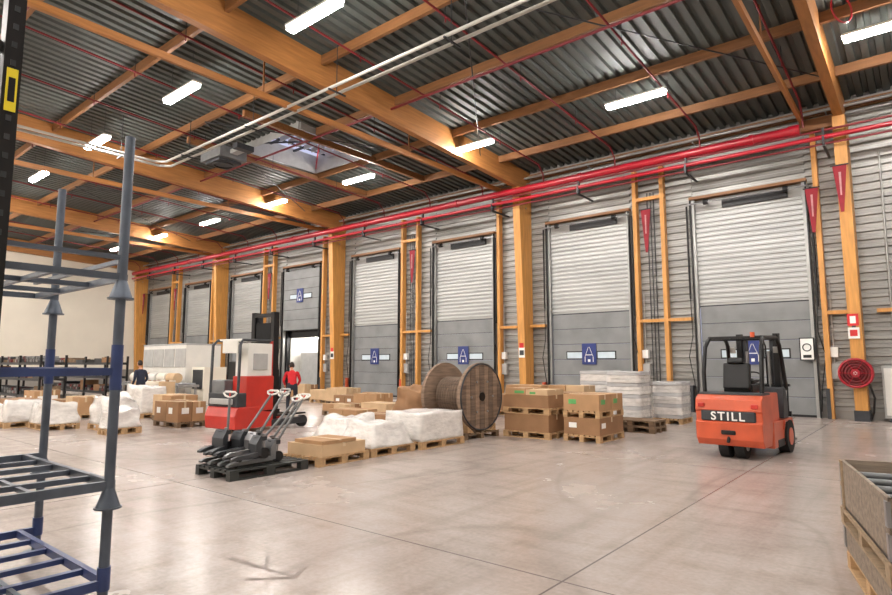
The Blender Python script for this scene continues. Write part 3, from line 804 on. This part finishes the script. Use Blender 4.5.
# ---------------------------------------------------------------- people
def person(loc,rz,lean,torso,armL,armR,legL,legR,name='warehouse_worker'):
    E=bpy.data.objects.new(name,None); scene.collection.objects.link(E)
    c0=Vector((0,0,.96))
    Rm=Matrix.Rotation(-lean,4,'X')
    def up(p): return c0+(Rm.to_3x3()@(Vector(p)-c0))
    J={};Rd={}
    def j(n,p,r,u=False): J[n]=up(p) if u else Vector(p); Rd[n]=r
    j('pel',(0,0,.96),(.15,.115)); j('wai',(0,0,1.1),(.135,.10),1); j('che',(0,0,1.3),(.165,.115),1)
    j('nb',(0,-.01,1.45),(.085,.075),1); j('nt',(0,.01,1.55),(.052,.055),1)
    E_=[('pel','wai','t'),('wai','che','t'),('che','nb','t'),('nb','nt','s')]
    for s,S,arm,leg in((-1,'L',armL,legL),(1,'R',armR,legR)):
        j('sh'+S,(s*.175,0,1.41),(.066,.066),1); j('el'+S,arm[0],(.047,.047),1); j('wr'+S,arm[1],(.03,.034),1)
        j('hi'+S,(s*.1,0,.9),(.088,.092)); j('kn'+S,leg[0],(.062,.065)); j('an'+S,leg[1],(.045,.048)); 
        a=Vector(leg[1]); j('to'+S,(a.x,a.y+.17,.045),(.042,.035))
        E_+=[('che','sh'+S,'t'),('sh'+S,'el'+S,'t'),('el'+S,'wr'+S,'t'),('pel','hi'+S,'p'),('hi'+S,'kn'+S,'p'),('kn'+S,'an'+S,'p'),('an'+S,'to'+S,'b')]
    names=list(J); me=bpy.data.meshes.new('body'); me.from_pydata([J[n] for n in names],[(names.index(a),names.index(b_)) for a,b_,_ in E_],[])
    o=bpy.data.objects.new('tmp',me); scene.collection.objects.link(o)
    mo=o.modifiers.new('skin','SKIN')
    for i,n in enumerate(names):
        me.skin_vertices[0].data[i].radius=Rd[n]
    me.skin_vertices[0].data[0].use_root=True
    su=o.modifiers.new('sub','SUBSURF'); su.levels=2; su.render_levels=2
    dg=bpy.context.evaluated_depsgraph_get(); dg.update()
    ev=bpy.data.meshes.new_from_object(o.evaluated_get(dg)); bpy.data.objects.remove(o)
    ev.materials.clear()
    for m in(torso,trous,skin,shoe): ev.materials.append(m)
    idx={'t':0,'p':1,'s':2,'b':3}
    def dist(p,a,b_):
        d=b_-a; t=max(0,min(1,(p-a).dot(d)/d.length_squared)); return (p-a-d*t).length
    for p in ev.polygons:
        best=min(E_,key=lambda e:dist(p.center,J[e[0]],J[e[1]])); p.material_index=idx[best[2]]; p.use_smooth=True
    bo=bpy.data.objects.new('body',ev); scene.collection.objects.link(bo); bo.parent=E
    h=B('head'); hc=J['nt']+Rm.to_3x3()@Vector((0,.015,.105)); h.T=Matrix.Translation(hc)@Matrix.Rotation(-lean*.6,4,'X')
    def hf(p):
        if p.z<0: p.x*=1+p.z*2.2; 
        return p
    h.ell((0,0,0),(.078,.095,.115),skin,f=hf)
    h.ell((0,-.018,.02),(.084,.095,.108),hair,f=lambda p: Vector((p.x,min(p.y,.055 if p.z>.04 else .0),p.z)))
    h.prism([(.088,.02),(.112,-.025),(.088,-.03)],-.012,.012,skin)
    for s in(-1,1): h.ell((s*.03,.086,.01),(.012,.008,.007),eyew,8,6); h.ell((s*.08,.0,-.005),(.012,.02,.032),skin,8,6)
    h.box(-.022,.022,.080,.090,-.058,-.050,reds)
    h.done(parent=E)
    hd=B('hands')
    for S,s in(('L',-1),('R',1)):
        w=J['wr'+S]; d=(w-J['el'+S]).normalized(); side=d.cross(Vector((0,1,0)) if abs(d.y)<.8 else Vector((0,0,1))).normalized(); nrm=side.cross(d)
        hd.tube([w-d*.02,w+d*.03,w+d*.085],[.026,.036,.034],skin,n=10)
        for k in range(4):
            a=w+d*.08+nrm*(k-1.5)*.018; L1=[.035,.042,.04,.03][k]
            hd.tube([a,a+d*L1,a+d*(L1*1.6)+side*.015*s,a+d*(L1*1.9)+side*.03*s],[.0095,.009,.008,.006],skin,n=6)
        a=w+d*.03+nrm*.03
        hd.tube([a,a+d*.03+nrm*.02,a+d*.06+nrm*.024],[.012,.010,.008],skin,n=6)
    hd.done(parent=E)
    E.location=loc; E.rotation_euler=(0,0,rz)
person((-21.2,9.3,0),R(100),R(8),jack_d,((-.25,-.05,1.13),(-.24,.12,.92)),((.25,.0,1.13),(.22,.2,.98)),((-.1,.16,.5),(-.1,.2,.09)),((.1,.02,.5),(.11,-.22,.1)))
person((-15.9,11.7,0),R(60),R(25),jack_r,((-.26,.1,1.17),(-.2,.33,1.12)),((.26,.1,1.17),(.2,.33,1.1)),((-.12,.08,.5),(-.13,.0,.09)),((.12,.1,.5),(.13,.08,.09)))

# ---------------------------------------------------------------- world & camera
w=bpy.data.worlds.new('sky'); scene.world=w; w.use_nodes=True
bg=w.node_tree.nodes['Background']; bg.inputs[0].default_value=(.70,.72,.98,1); bg.inputs[1].default_value=.9
cam=bpy.data.cameras.new('camera'); co=bpy.data.objects.new('camera',cam); scene.collection.objects.link(co)
cam.lens=590/892*36; cam.sensor_width=36; cam.clip_end=200; cam.clip_start=.05
co.location=(0,0,1.65); co.rotation_euler=(R(96.4),0,R(39.2))
scene.camera=co
